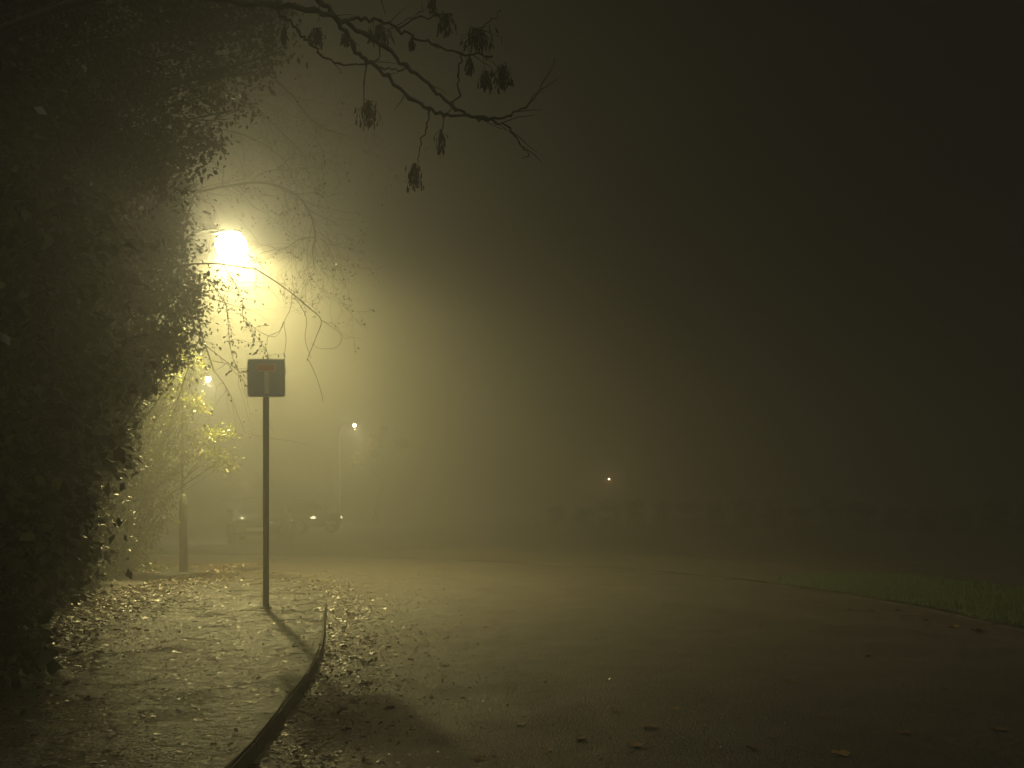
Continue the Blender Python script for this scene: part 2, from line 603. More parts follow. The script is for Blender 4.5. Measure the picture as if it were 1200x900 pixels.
# ------------------------------------------------------------------ road sign: no through road
def make_sign():
    base = P(311.7, 713, 1.28 * F / (713 - HOR))
    base.z = PAVE_Z
    z = base.y
    root = empty('road_sign', base)
    tag(root, 'square blue T-shaped dead end sign with red bar on a tall grey pole', 'road sign')
    hpost = P(312, 424, z).z - PAVE_Z
    ctr = P(313.2, 443.6, z)
    bm = bmesh.new()
    lathe(bm, [(0.036, -0.15), (0.036, hpost), (0.030, hpost + 0.006)], 24)
    bm_obj('post', bm, 'galvanised', root, True)
    bm = bmesh.new()
    lathe(bm, [(0.0385, hpost + 0.001), (0.0385, hpost + 0.014), (0.03, hpost + 0.022), (0.008, hpost + 0.026)], 24)
    bm_obj('post_cap', bm, 'rubber', root, True)
    pc = ctr - base
    py = -0.052
    W = 0.452
    bm = bmesh.new()
    slab(bm, rounded_rect(W, W, 0.035), py, py + 0.004)
    pl = bm_obj('plate', bm, 'sign_grey', root, loc=(pc.x, 0, pc.z))
    bm = bmesh.new()
    slab(bm, rounded_rect(W - 0.006, W - 0.006, 0.033), py - 0.0015, py - 0.0002)
    bm_obj('border', bm, 'sign_white', pl)
    bm = bmesh.new()
    slab(bm, rounded_rect(W - 0.024, W - 0.024, 0.026), py - 0.003, py - 0.0017)
    bm_obj('face', bm, 'sign_blue', pl)
    bm = bmesh.new()
    slab(bm, rounded_rect(0.056, 0.262, 0.001, 1), py - 0.0045, py - 0.0032)
    bm_obj('stem', bm, 'sign_white', pl, loc=(0.005, 0, -0.055))
    bm = bmesh.new()
    slab(bm, rounded_rect(0.205, 0.086, 0.002, 1), py - 0.0045, py - 0.0032)
    bm_obj('bar_edge', bm, 'sign_white', pl, loc=(0.003, 0, 0.121))
    bm = bmesh.new()
    slab(bm, rounded_rect(0.190, 0.070, 0.001, 1), py - 0.006, py - 0.0047)
    bm_obj('red_bar', bm, 'sign_red', pl, loc=(0.003, 0, 0.122))
    for dz in (0.14, -0.14):
        bm = bmesh.new()
        lathe(bm, [(0.041, -0.014), (0.041, 0.014)], 20)
        bm_box(bm, (0, -0.042, 0), (0.10, 0.014, 0.026), 0.002)
        bm_obj('clamp', bm, 'galvanised', root, loc=(0, 0, pc.z + dz))
    bm = bmesh.new()
    lathe(bm, [(0.075, -0.01), (0.07, 0.012), (0.045, 0.03)], 20)
    bm_obj('footing', bm, 'kerb_concrete', root)
    return root


make_sign()


# ------------------------------------------------------------------ street lamps
def street_lamp(foot, head_h, arm, az, label, glow, spot_w, tilt=0.0, detail=True, col=LAMP_COL, spot_deg=140, bowl=1.0):
    """foot on the ground; arm metres long pointing along azimuth az (0 = +x)"""
    root = empty('street_lamp', foot, az)
    tag(root, label, 'street lamp', 'street lamps')
    sides = 16
    bm = bmesh.new()
    lathe(bm, [(0.075, -0.1), (0.075, 1.25), (0.072, 1.28), (0.052, 1.36), (0.050, 1.4)], sides)
    bm_obj('base_compartment', bm, 'column_paint', root, True)
    H = head_h
    pts = [(0, 0, 1.38), (0, 0, H * .55), (0, 0, H - 0.35), (0.06, 0, H - 0.12), (0.22, 0, H + 0.03), (arm - 0.38, 0, H + 0.07), (arm - .22, 0, H + .075)]
    cp = catmull(pts, 5)
    rad = np.interp(cp[:, 2] + cp[:, 0], [1.38, H, H + arm], [0.046, 0.032, 0.026])
    tubes('column', [(cp, rad, 12)], 'column_paint', root)
    if detail:
        bm = bmesh.new()
        bm_box(bm, (0.0, -0.072, 0.75), (0.09, 0.012, 0.5), 0.004)
        d = bm_obj('access_door', bm, 'column_paint', root)
        bm = bmesh.new()
        lathe(bm, [(0.012, -0.082), (0.012, -0.076)], 10, 'Y', (0, 0, 0.95))
        bm_obj('door_lock', bm, 'galvanised', d)
    # lantern: canopy over a clear bowl
    hd = (arm, 0, H)
    bm = bmesh.new()
    secs = [(-0.34, .03, .02, .03), (-0.22, .05, .02, .05), (-0.10, .10, .02, .07), (0.05, .13, .02, .08), (0.18, .10, .02, .06), (0.24, .03, .02, .03)]
    rings = []
    for x, w, b, t in secs:
        ring = []
        for k in range(14):
            a = 2 * math.pi * k / 14
            zz = math.sin(a)
            ring.append(bm.verts.new((x, w * math.cos(a), 0.02 + (t if zz > 0 else b) * zz)))
        rings.append(ring)
    for a, b in zip(rings, rings[1:]):
        for i in range(14):
            bm.faces.new((a[i], a[(i + 1) % 14], b[(i + 1) % 14], b[i]))
    bm.faces.new(rings[0])
    bm.faces.new(rings[-1])
    hood = bm_obj('lantern_hood', bm, 'lantern_grey', root, True, hd)
    hood.scale = (bowl, bowl, bowl)
    bm = bmesh.new()
    bmesh.ops.create_uvsphere(bm, u_segments=18, v_segments=10, radius=1.0)
    for v in bm.verts:
        v.co = Vector((v.co.x * 0.28 + 0.05, v.co.y * 0.27, v.co.z * 0.27 - 0.22))
    lb = bm_obj('lamp_bowl', bm, glow, root, True, hd)
    lb.scale = (bowl, bowl, bowl)
    ld = bpy.data.lights.new('lantern_light', 'SPOT')
    ld.energy = spot_w
    ld.color = col
    ld.spot_size = math.radians(spot_deg)
    ld.spot_blend = 1.0
    ld.shadow_soft_size = 0.07
    lo = bpy.data.objects.new('lantern_light', ld)
    COL.objects.link(lo)
    lo.parent = root
    lo.location = (arm + 0.05, 0, H - 0.20 * bowl)
    lo.rotation_euler = (0, tilt, 0)
    return root


foot = P(215, 671, 17.9)
foot.z = PAVE_Z
headp = P(273, 276, 17.9)
street_lamp(foot, headp.z - foot.z, headp.x - foot.x - 0.05, math.radians(-6), 'tall street lamp glowing brightest among the twigs on the leafy corner',
            'lamp_glow', SPOT_W, tilt=math.radians(-14), spot_deg=146)
h2 = P(243, 442, 34.0)
street_lamp((h2.x - 0.8, 34.0, 0.1), h2.z - 0.1, 0.8, 0.0, 'smaller lit street lamp seen just left of the blue sign, above the bushes',
            'lamp_glow_far', 1300, col=(1, .9, .55), bowl=.32)
h3 = P(415, 497, 54.0)
street_lamp((h3.x - 0.8, 54.0, 0.1), h3.z - 0.1, 0.8, 0.0, 'faint distant street lamp hanging above the two parked cars',
            'lamp_glow_far', 2000, col=(1, .9, .55), detail=False, bowl=.32)
h4 = P(722, 560, 92.0)
street_lamp((h4.x, 92.0, -0.03), h4.z, 0.7, math.radians(200), 'tiny orange street lamp far down the foggy road',
            'lamp_glow_orange', 60, col=(1, .62, .26), detail=False, bowl=.32)


# ------------------------------------------------------------------ parked cars
def make_car(name, loc, rz, label, paint, lens='lens_clear'):
    root = empty(name, loc, rz)
    tag(root, label, 'car', 'cars parked beyond the bend')
    # body: cross sections along x (front at +x)
    S = [(-2.02, .56, .40, .78), (-1.95, .74, .30, .92), (-1.5, .84, .24, .98), (-.6, .87, .22, .96), (.4, .87, .22, .94), (1.1, .86, .22, .90),
         (1.6, .82, .26, .80), (1.92, .72, .32, .70), (2.02, .52, .40, .60)]
    bm = bmesh.new()
    rings = []
    for x, w, zb, zt in S:
        prof = [(w * .55, zb), (w * .95, zb + .06), (w, zb + (zt - zb) * .45), (w * .97, zt - .10), (w * .86, zt), (w * .4, zt + .025)]
        ring = [bm.verts.new((x, y, z)) for y, z in prof] + [bm.verts.new((x, -y, z)) for y, z in reversed(prof)]
        rings.append(ring)
    n = len(rings[0])
    for a, b in zip(rings, rings[1:]):
        for i in range(n):
            bm.faces.new((a[i], a[(i + 1) % n], b[(i + 1) % n], b[i]))
    bm.faces.new(rings[0])
    bm.faces.new(rings[-1])
    bm_obj('body', bm, paint, root, True)
    # cabin: glass sides under a roof
    C0 = [(-1.75, .72, .93), (-1.35, .60, 1.36), (.15, .60, 1.38), (.98, .76, .91)]
    bm = bmesh.new()
    L = [bm.verts.new((x, w, z)) for x, w, z in C0]
    Rr = [bm.verts.new((x, -w, z)) for x, w, z in C0]
    bm.faces.new((L[1], L[2], Rr[2], Rr[1]))
    bm.faces.new((L[0], L[1], Rr[1], Rr[0]))
    bm.faces.new((L[2], L[3], Rr[3], Rr[2]))
    bm.faces.new(L)
    bm.faces.new(Rr[::-1])
    bm.faces.new((L[0], Rr[0], Rr[3], L[3]))
    bm_obj('cabin', bm, paint, root)
    # windows sit just proud of the cabin
    def quad(nm, pts):
        b2 = bmesh.new()
        nv = (Vector(pts[1]) - Vector(pts[0])).cross(Vector(pts[2]) - Vector(pts[0])).normalized()
        a = [b2.verts.new(Vector(p) + nv * .012) for p in pts]
        c = [b2.verts.new(Vector(p) - nv * .004) for p in pts]
        b2.faces.new(a)
        b2.faces.new(c[::-1])
        k = len(a)
        for i in range(k):
            b2.faces.new((a[i], c[i], c[(i + 1) % k], a[(i + 1) % k]))
        bm_obj(nm, b2, 'car_glass', root)
    quad('windscreen', [(.24, -.54, 1.34), (.90, -.66, .96), (.90, .66, .96), (.24, .54, 1.34)])
    quad('rear_window', [(-1.42, .53, 1.30), (-1.69, .62, .99), (-1.69, -.62, .99), (-1.42, -.53, 1.30)])
    for s in (1, -1):
        a = [(-1.55, .705 * s, 1.0), (-.42, .71 * s, .99), (-.42, .622 * s, 1.32), (-1.28, .622 * s, 1.32)]
        b_ = [(-.32, .71 * s, .99), (.70, .735 * s, .97), (.12, .622 * s, 1.33), (-.32, .622 * s, 1.32)]
        for q in (a, b_):
            quad('side_window', q if s < 0 else q[::-1])
        b2 = bmesh.new()
        bm_box(b2, (.72, .90 * s, .98), (.12, .17, .11), .03)
        bm_obj('mirror', b2, paint, root)
        b2 = bmesh.new()
        bm_box(b2, (1.83, .60 * s, .63), (.20, .30, .13), .04)
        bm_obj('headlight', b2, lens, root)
        b2 = bmesh.new()
        bm_box(b2, (-1.93, .64 * s, .78), (.10, .20, .18), .03)
        bm_obj('tail_light', b2, 'sign_red', root)
        for x in (1.28, -1.25):
            b2 = bmesh.new()
            lathe(b2, [(.20, -.10), (.30, -.10), (.315, -.06), (.315, .06), (.30, .10), (.20, .10)], 22, 'Y')
            w = bm_obj('wheel', b2, 'rubber', root, loc=(x, .78 * s, .315))
            b2 = bmesh.new()
            lathe(b2, [(.19, -.095), (.205, -.103), (.06, -.108), (.05, .108), (.205, .103), (.19, .095)], 18, 'Y')
            bm_obj('rim', b2, 'chrome', w)
    b2 = bmesh.new()
    bm_box(b2, (2.0, 0, .44), (.06, 1.1, .16), .02)
    bm_obj('grille', b2, 'rubber', root)
    b2 = bmesh.new()
    bm_box(b2, (2.035, 0, .44), (.015, .52, .11), .003)
    bm_obj('number_plate', b2, 'plate_white', root)
    return root


make_car('parked_car', (P(308, 600, 31.5).x, 31.5, .10), math.radians(-82), 'dark parked car facing the road, partly behind the sign pole', 'car_dark')
make_car('parked_car', (P(347, 600, 40.0).x, 40.0, .10), math.radians(-38), 'grey parked car with added glints on its headlights, right of the sign pole', 'car_silver', 'lens_glint')


# ------------------------------------------------------------------ trees and shrubs
def rnd_dirs(n):
    v = RNG.normal(size=(n, 3))
    return unit(v)


def grow(start, d, length, r0, level, maxlevel, out, tips, droop=0.0, wander=0.25, kids=(3, 5), ratio=0.62, spread=0.8, up=0.0):
    n = 6 if level < 2 else 4
    p = np.array(start, float)
    d = unit(np.array(d, float))
    pts = [p.copy()]
    for i in range(n):
        d = unit(d + RNG.normal(size=3) * wander * 0.55 + np.array([0, 0, up - droop * (0.4 + level * .3)]) * 0.35)
        p = p + d * length / n
        pts.append(p.copy())
    pts = np.array(pts)
    r1 = r0 * 0.45
    rad = np.linspace(r0, r1, n + 1)
    out.append((pts, rad, 7 if r0 > .03 else (4 if r0 > .007 else 3)))
    if level >= maxlevel:
        tips.append((pts, d))
        return
    k = RNG.integers(kids[0], kids[1] + 1)
    for j in range(k):
        t = RNG.uniform(.25, 1.0) if j < k - 1 else 1.0
        idx = t * n
        i0 = min(int(idx), n - 1)
        q = pts[i0] + (pts[i0 + 1] - pts[i0]) * (idx - i0)
        base_d = unit(pts[i0 + 1] - pts[i0])
        nd = unit(base_d + rnd_dirs(1)[0] * spread)
        grow(q, nd, length * ratio * RNG.uniform(.7, 1.2), max(0.0022, r0 * (1 - .5 * t) * .62), level + 1, maxlevel, out, tips, droop, wander, kids, ratio, spread, up)


def clump_leaves(clumps, dens, size, flat=0.6):
    """clumps: (centre, radius vec). returns pos, dir, normal, size"""
    PP, DD, NN, SS = [], [], [], []
    for c, r in clumps:
        r = np.array(r if hasattr(r, '__len__') else (r, r, r), float)
        n = int(dens * (r[0] * r[1] * r[2]) ** (2 / 3.) * 4)
        # small sprays inside the clump
        ns = max(4, n // 42)
        u = rnd_dirs(ns) * (RNG.random((ns, 1)) ** 0.4)
        sc = np.array(c) + u * r
        sel = RNG.integers(0, ns, n)
        pos = sc[sel] + RNG.normal(size=(n, 3)) * np.array([.10, .10, .06]) * (.5 + RNG.random((n, 1)))
        d = unit(RNG.normal(size=(n, 3)) + u[sel] * .8 + np.array([0, 0, -.35]))
        nn = unit(RNG.normal(size=(n, 3)) * flat + np.array([0, 0, 1.0]))
        PP.append(pos)
        DD.append(d)
        NN.append(nn)
        SS.append(np.clip(RNG.lognormal(math.log((size[0] + size[1]) / 2), .28, n), size[0] * .6, size[1] * 1.5))
    return np.concatenate(PP), np.concatenate(DD), np.concatenate(NN), np.concatenate(SS)


def stems_to(base, clumps, r=0.03, trunk=None):
    """woody stems from the base into every clump, with a fork at each end"""
    polys = []
    for c, rr in clumps:
        c = np.array(c, float)
        b = np.array(base, float) + np.array([RNG.uniform(-.25, .25), RNG.uniform(-.25, .25), 0])
        if trunk is not None:
            hz_ = c[2] - .55 * math.hypot(c[0] - trunk[-1][0], c[1] - trunk[-1][1]) + RNG.uniform(-.3, .3)
            b = np.array([np.interp(hz_, trunk[:, 2], trunk[:, k]) for k in range(3)])
        mid = b * .5 + c * .5 + np.array([RNG.uniform(-.15, .15), RNG.uniform(-.15, .15), .25])
        cp = catmull([b, b * .8 + mid * .2 + [0, 0, .15], mid, c], 4)
        polys.append((cp, np.linspace(r, r * .3, len(cp)), 6))
        for k in range(5):
            e = c + rnd_dirs(1)[0] * np.array(rr if hasattr(rr, '__len__') else (rr, rr, rr)) * .95
            q = cp[RNG.integers(len(cp) * 2 // 3, len(cp))]
            m = (q + e) / 2 + RNG.normal(size=3) * .06
            polys.append((np.array([q, m, e]), np.array([r * .3, r * .2, .003]), 4))
    return polys


def plant(name, base, clumps, m, dens, size, label, cat, group=None, templ=T_KITE, r=0.03, flat=.6, kind_part='crown', trunk_h=None):
    root = empty(name, base)
    tag(root, label, cat, group)
    b = np.array(base, float)
    cl = [(np.array(c, float) - b, rr) for c, rr in clumps]
    if trunk_h:
        tp = catmull([(0, 0, -.05), (.05, -.05, trunk_h * .4), (.2, .05, trunk_h * .75), (.3, 0, trunk_h)], 6)
        tk_ = tubes('trunk', [(tp, np.linspace(r * 2.4, r * .9, len(tp)), 10)], 'bark', root)
        tubes('branches', stems_to((0, 0, 0), cl, r * .5, tp), 'bark', root)
    else:
        tubes('trunk', stems_to((0, 0, -.05), cl, r), 'bark', root)
    pos, d, nn, s = clump_leaves(cl, dens, size, flat)
    keep = pos[:, 2] > 0.03
    me = leaves(kind_part, pos[keep], d[keep], nn[keep], s[keep], templ)
    o = link(kind_part, me, m, root)
    o['kind'] = 'stuff'
    return root, cl


def V3(px, py, z):
    return tuple(P(px, py, z))


GR_SH = 'hedge shrubs along the pavement'


def C(px, py, z, r, ry=None):
    return (V3(px, py, z), (r, ry or r, r))


# dark shrub nearest the pavement start, overhanging, with large single leaves
cl = [C(-40, 760, 6.6, .5), C(-30, 660, 6.4, .55), C(-20, 560, 6.3, .6), C(-15, 450, 6.2, .6), C(-15, 340, 6.2, .6), C(-10, 240, 6.3, .6), C(-20, 140, 6.5, .6),
      C(40, 520, 7.0, .45), C(45, 400, 7.0, .5), C(50, 290, 7.0, .5)]
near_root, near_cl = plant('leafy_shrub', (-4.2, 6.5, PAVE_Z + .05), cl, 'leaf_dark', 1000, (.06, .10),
                           'dark shrub with the largest leaves overhanging the start of the pavement', 'shrub', GR_SH, T_KITE, .03)
lv, lf = T_OVAL
lme = np_mesh('leaf', lv * np.array([1, 1.15, 1.3]), lf, 3, np.full(len(lf), .3))
lme.materials.append(MATS['leaf_near'])
nb = np.array(near_root.location)
for k in range(230):
    px, py = RNG.uniform(-15, 120), RNG.uniform(150, 690)
    if px > 100 - (py - 420) ** 2 / 4000.:
        continue
    z = RNG.uniform(5.2, 5.75)
    w = P(px, py, z)
    o = link('leaf', lme, None, near_root)
    o.location = w - Vector(nb)
    o.rotation_euler = (RNG.uniform(-.9, .5), RNG.uniform(.1, 1.1), RNG.uniform(0, 6.28))
    s = RNG.uniform(.06, .105)
    o.scale = (s, s * RNG.uniform(.8, 1.2), s)

cl = [C(20, 700, 9.0, .55), C(40, 620, 9.0, .6), C(50, 530, 9.0, .65), C(60, 440, 9.0, .65), C(70, 350, 9.0, .65), C(85, 260, 9.2, .65), C(60, 180, 9.4, .7),
      C(-30, 600, 9.4, .8), C(-30, 420, 9.4, .9), C(-20, 250, 9.4, .9)]
plant('leafy_shrub', (-5.2, 9.2, PAVE_Z + .05), cl, 'leaf_dark', 1300, (.06, .10), 'dense dark green shrub between the big-leaved shrub and the lamplit hedge', 'shrub', GR_SH, T_KITE, .03)

cl = [C(70, 660, 12.2, .55), C(82, 590, 12.2, .6), C(100, 520, 12.2, .6), C(120, 455, 12.2, .62), C(145, 395, 12.3, .62), C(150, 330, 12.3, .6), C(145, 265, 12.4, .65), C(120, 200, 12.6, .7),
      C(60, 330, 12.6, .8), C(50, 480, 12.6, .8), C(190, 395, 12.3, .35), C(185, 340, 12.4, .4), C(185, 280, 12.5, .32), C(205, 410, 12.2, .22), C(165, 440, 12.2, .3), C(212, 330, 12.6, .26), C(218, 375, 12.4, .24), C(205, 285, 12.8, .25), C(200, 240, 12.9, .3), C(222, 350, 12.9, .2), C(175, 235, 12.6, .4), C(210, 205, 13.2, .25)]
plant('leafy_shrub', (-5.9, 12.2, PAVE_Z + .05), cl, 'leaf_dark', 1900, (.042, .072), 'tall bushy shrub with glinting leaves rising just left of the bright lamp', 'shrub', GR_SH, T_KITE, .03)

cl = [C(95, 660, 14.8, .5), C(105, 600, 14.8, .55), C(115, 540, 14.8, .55), C(130, 480, 14.8, .5), C(90, 400, 15.2, .8), C(100, 300, 15.2, .8), C(140, 440, 14.8, .5), C(150, 550, 15.0, .3), C(135, 625, 15.0, .3)]
plant('leafy_shrub', (-6.6, 14.8, PAVE_Z + .05), cl, 'leaf_small', 2000, (.035, .06), 'ragged olive shrub standing between the tall bushy shrub and the yellow one', 'shrub', GR_SH, T_KITE, .03)

# yellow-green shrub lit by the lamp, around the column
cl = [C(140, 640, 17.2, .45), C(160, 660, 17.3, .3), C(150, 580, 17.2, .5), C(180, 600, 17.0, .28), C(165, 530, 17.2, .5), C(190, 560, 17.0, .25), C(170, 480, 17.2, .5),
      C(205, 500, 17.0, .32), C(200, 455, 17.1, .38), C(228, 475, 17.1, .28), C(240, 520, 17.2, .3), C(215, 540, 17.0, .2), C(258, 540, 17.3, .22), C(190, 420, 17.4, .38), C(225, 435, 17.2, .22),
      C(120, 520, 17.8, .8), C(120, 430, 17.8, .8), C(205, 400, 17.5, .22), C(262, 505, 17.4, .16), C(125, 610, 16.8, .45), C(160, 625, 16.8, .3), C(110, 655, 16.5, .4), C(185, 540, 16.9, .3), C(175, 575, 16.9, .3), C(196, 588, 17.1, .18), C(150, 520, 16.8, .4), C(135, 560, 16.7, .4)]
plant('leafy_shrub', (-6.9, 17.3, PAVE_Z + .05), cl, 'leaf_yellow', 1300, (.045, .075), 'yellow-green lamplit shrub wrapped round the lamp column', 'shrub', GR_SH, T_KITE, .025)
# far lit tree by the third lamp
b = P(440, 590, 53)
cl3 = [(V3(428, 530, 53), (.7, .7, .4)), (V3(438, 518, 53.3), (.7, .7, .4)), (V3(447, 506, 53.6), (.35, .45, .25)), (V3(470, 520, 54), (.4, .5, .25)), (V3(418, 540, 53), (.5, .5, .3))]
plant('small_tree', (b.x, 53, .1), cl3, 'leaf_yellow', 420, (.07, .12), 'hazy pale green tree crown beside the faint distant street lamp', 'tree', None, T_KITE, .035, trunk_h=2.2)


# tall bare trees whose twigs hang round the lamp
def bare_tree(base, h, lean, label, seedn, leafy, leaf_m='leaf_small', levels=4, trunk_r=.11, keys=None, limbs=None, nl=3, lsize=(.03, .055), kids=(3, 5), nlimb=7, lspread=.05):
    root = empty('bare_tree' if not leafy else 'autumn_tree', base)
    tag(root, label, 'tree')
    polys, tips = [], []
    tp = catmull([(0, 0, -.1), (lean[0] * .2, lean[1] * .2, h * .33), (lean[0] * .6, lean[1] * .6, h * .66), (lean[0], lean[1], h)], 6)
    tubes('trunk', [(tp, np.linspace(trunk_r, trunk_r * .35, len(tp)), 10)], 'bark', root)
    for k in range(nlimb):
        t = .35 + .62 * (k + .5) / nlimb
        q = tp[int(t * (len(tp) - 1))]
        a = k * 2.4 + seedn
        d = np.array([math.cos(a), math.sin(a), RNG.uniform(.0, .6)])
        grow(q, d, h * .30 * RNG.uniform(.8, 1.2), trunk_r * .42, 1, levels, polys, tips, droop=.25, wander=.3, kids=kids)
    for (pts, r0) in (limbs or []):
        cp = catmull([np.array(x) - np.array(base) for x in pts], 5)
        rr = np.linspace(r0, r0 * .3, len(cp))
        polys.append((cp, rr, 6))
        for j in range(2, len(cp)):
            dd = unit(cp[j] - cp[j - 1])
            for _ in range(1):
                grow(cp[j], unit(dd + rnd_dirs(1)[0] * [.9, .9, .7]), RNG.uniform(.35, .95), max(.003, rr[j] * .45), levels - 2, levels, polys, tips, droop=.08, wander=.55, kids=(2, 4), ratio=.6)
    tubes('branches', polys, 'bark', root)
    if leafy:
        sel = [t for t in tips if RNG.random() < leafy]
        PP, DD = [], []
        for pts, d in sel:
            for k in range(nl):
                PP.append(pts[RNG.integers(1, len(pts))] + RNG.normal(size=3) * lspread)
                DD.append(d + RNG.normal(size=3) * .8 + [0, 0, -.5])
        PP, DD = np.array(PP), np.array(DD)
        me = leaves('crown', PP, DD, unit(RNG.normal(size=PP.shape) + [0, 0, .5]), RNG.uniform(*lsize, len(PP)), T_KITE)
        link('crown', me, leaf_m, root)['kind'] = 'stuff'
    return root


cl = [C(px, py, z, r) for px, py, z, r in ((10, 90, 10.5, .8), (90, 100, 11, .75), (20, -10, 10.5, .9), (120, 10, 11, .8), (70, 180, 11.5, .7), (150, 90, 11.8, .55), (130, 160, 12, .6),
                                           (190, 30, 12, .5), (170, 200, 12.2, .45), (-60, 100, 10.5, 1.0), (230, -10, 12, .5), (60, -70, 11, 1.0), (160, -60, 11.5, .8), (200, 110, 12.5, .35), (195, 165, 12.6, .35))]
cl += [C(px, py, z, r) for px, py, z, r in ((235, 60, 12.3, .3), (250, 110, 12.8, .25), (225, 150, 12.8, .25), (285, 40, 12.6, .3), (215, 200, 13.0, .22), (240, 20, 12.3, .4))]
cl += [C(px, py, z, r) for px, py, z, r in ((262, 85, 12.2, .2), (300, 85, 12.6, .2), (270, 130, 12.8, .2), (315, 20, 12.2, .25), (240, 175, 13.0, .2), (330, 60, 12.6, .16), (290, 5, 12.2, .3))]
cl = [(tuple(np.array((0, 0, CAMH)) + (np.array(c) - np.array((0, 0, CAMH))) * .68), tuple(np.array(r) * .68)) for c, r in cl]
plant('autumn_tree', (-5.5, 7.7, PAVE_Z), cl, 'leaf_dark', 2300, (.035, .06), 'tall leafy autumn tree filling the dark corner behind the hedge', 'tree', None, T_KITE, .05, trunk_h=5.2)
lamp_limbs = [
    ([V3(110, 215, 15.4), V3(180, 217, 15.2), V3(217, 226, 15.0), V3(262, 219, 14.9), V3(300, 214, 14.7), V3(330, 220, 14.5), V3(352, 233, 14.4), V3(365, 255, 14.3), V3(369, 278, 14.3), V3(366, 293, 14.3), V3(369, 315, 14.25)], .022),
    ([V3(369, 278, 14.3), V3(352, 280, 14.35), V3(335, 290, 14.4), V3(320, 293, 14.45)], .008),
    ([V3(100, 150, 14.8), V3(180, 160, 14.7), V3(240, 150, 14.6), V3(290, 160, 14.5), V3(330, 185, 14.4), V3(345, 215, 14.4)], .018),
    ([V3(120, 90, 14.0), V3(200, 60, 13.8), V3(255, 85, 13.7), V3(300, 125, 13.6), V3(335, 160, 13.5), V3(355, 180, 13.5)], .020),
    ([V3(90, 40, 13.0), V3(180, 30, 13.0), V3(260, 55, 12.9), V3(330, 100, 12.8), V3(370, 145, 12.8), V3(410, 160, 12.8)], .020),
]
bare_tree((-8.1, 14.9, PAVE_Z), 8.8, (1.6, .0), 'twiggy bare tree with limbs arching over the bright lamp', 1.1, .35, 'leaf_small', 4, .13, limbs=lamp_limbs, nl=3)


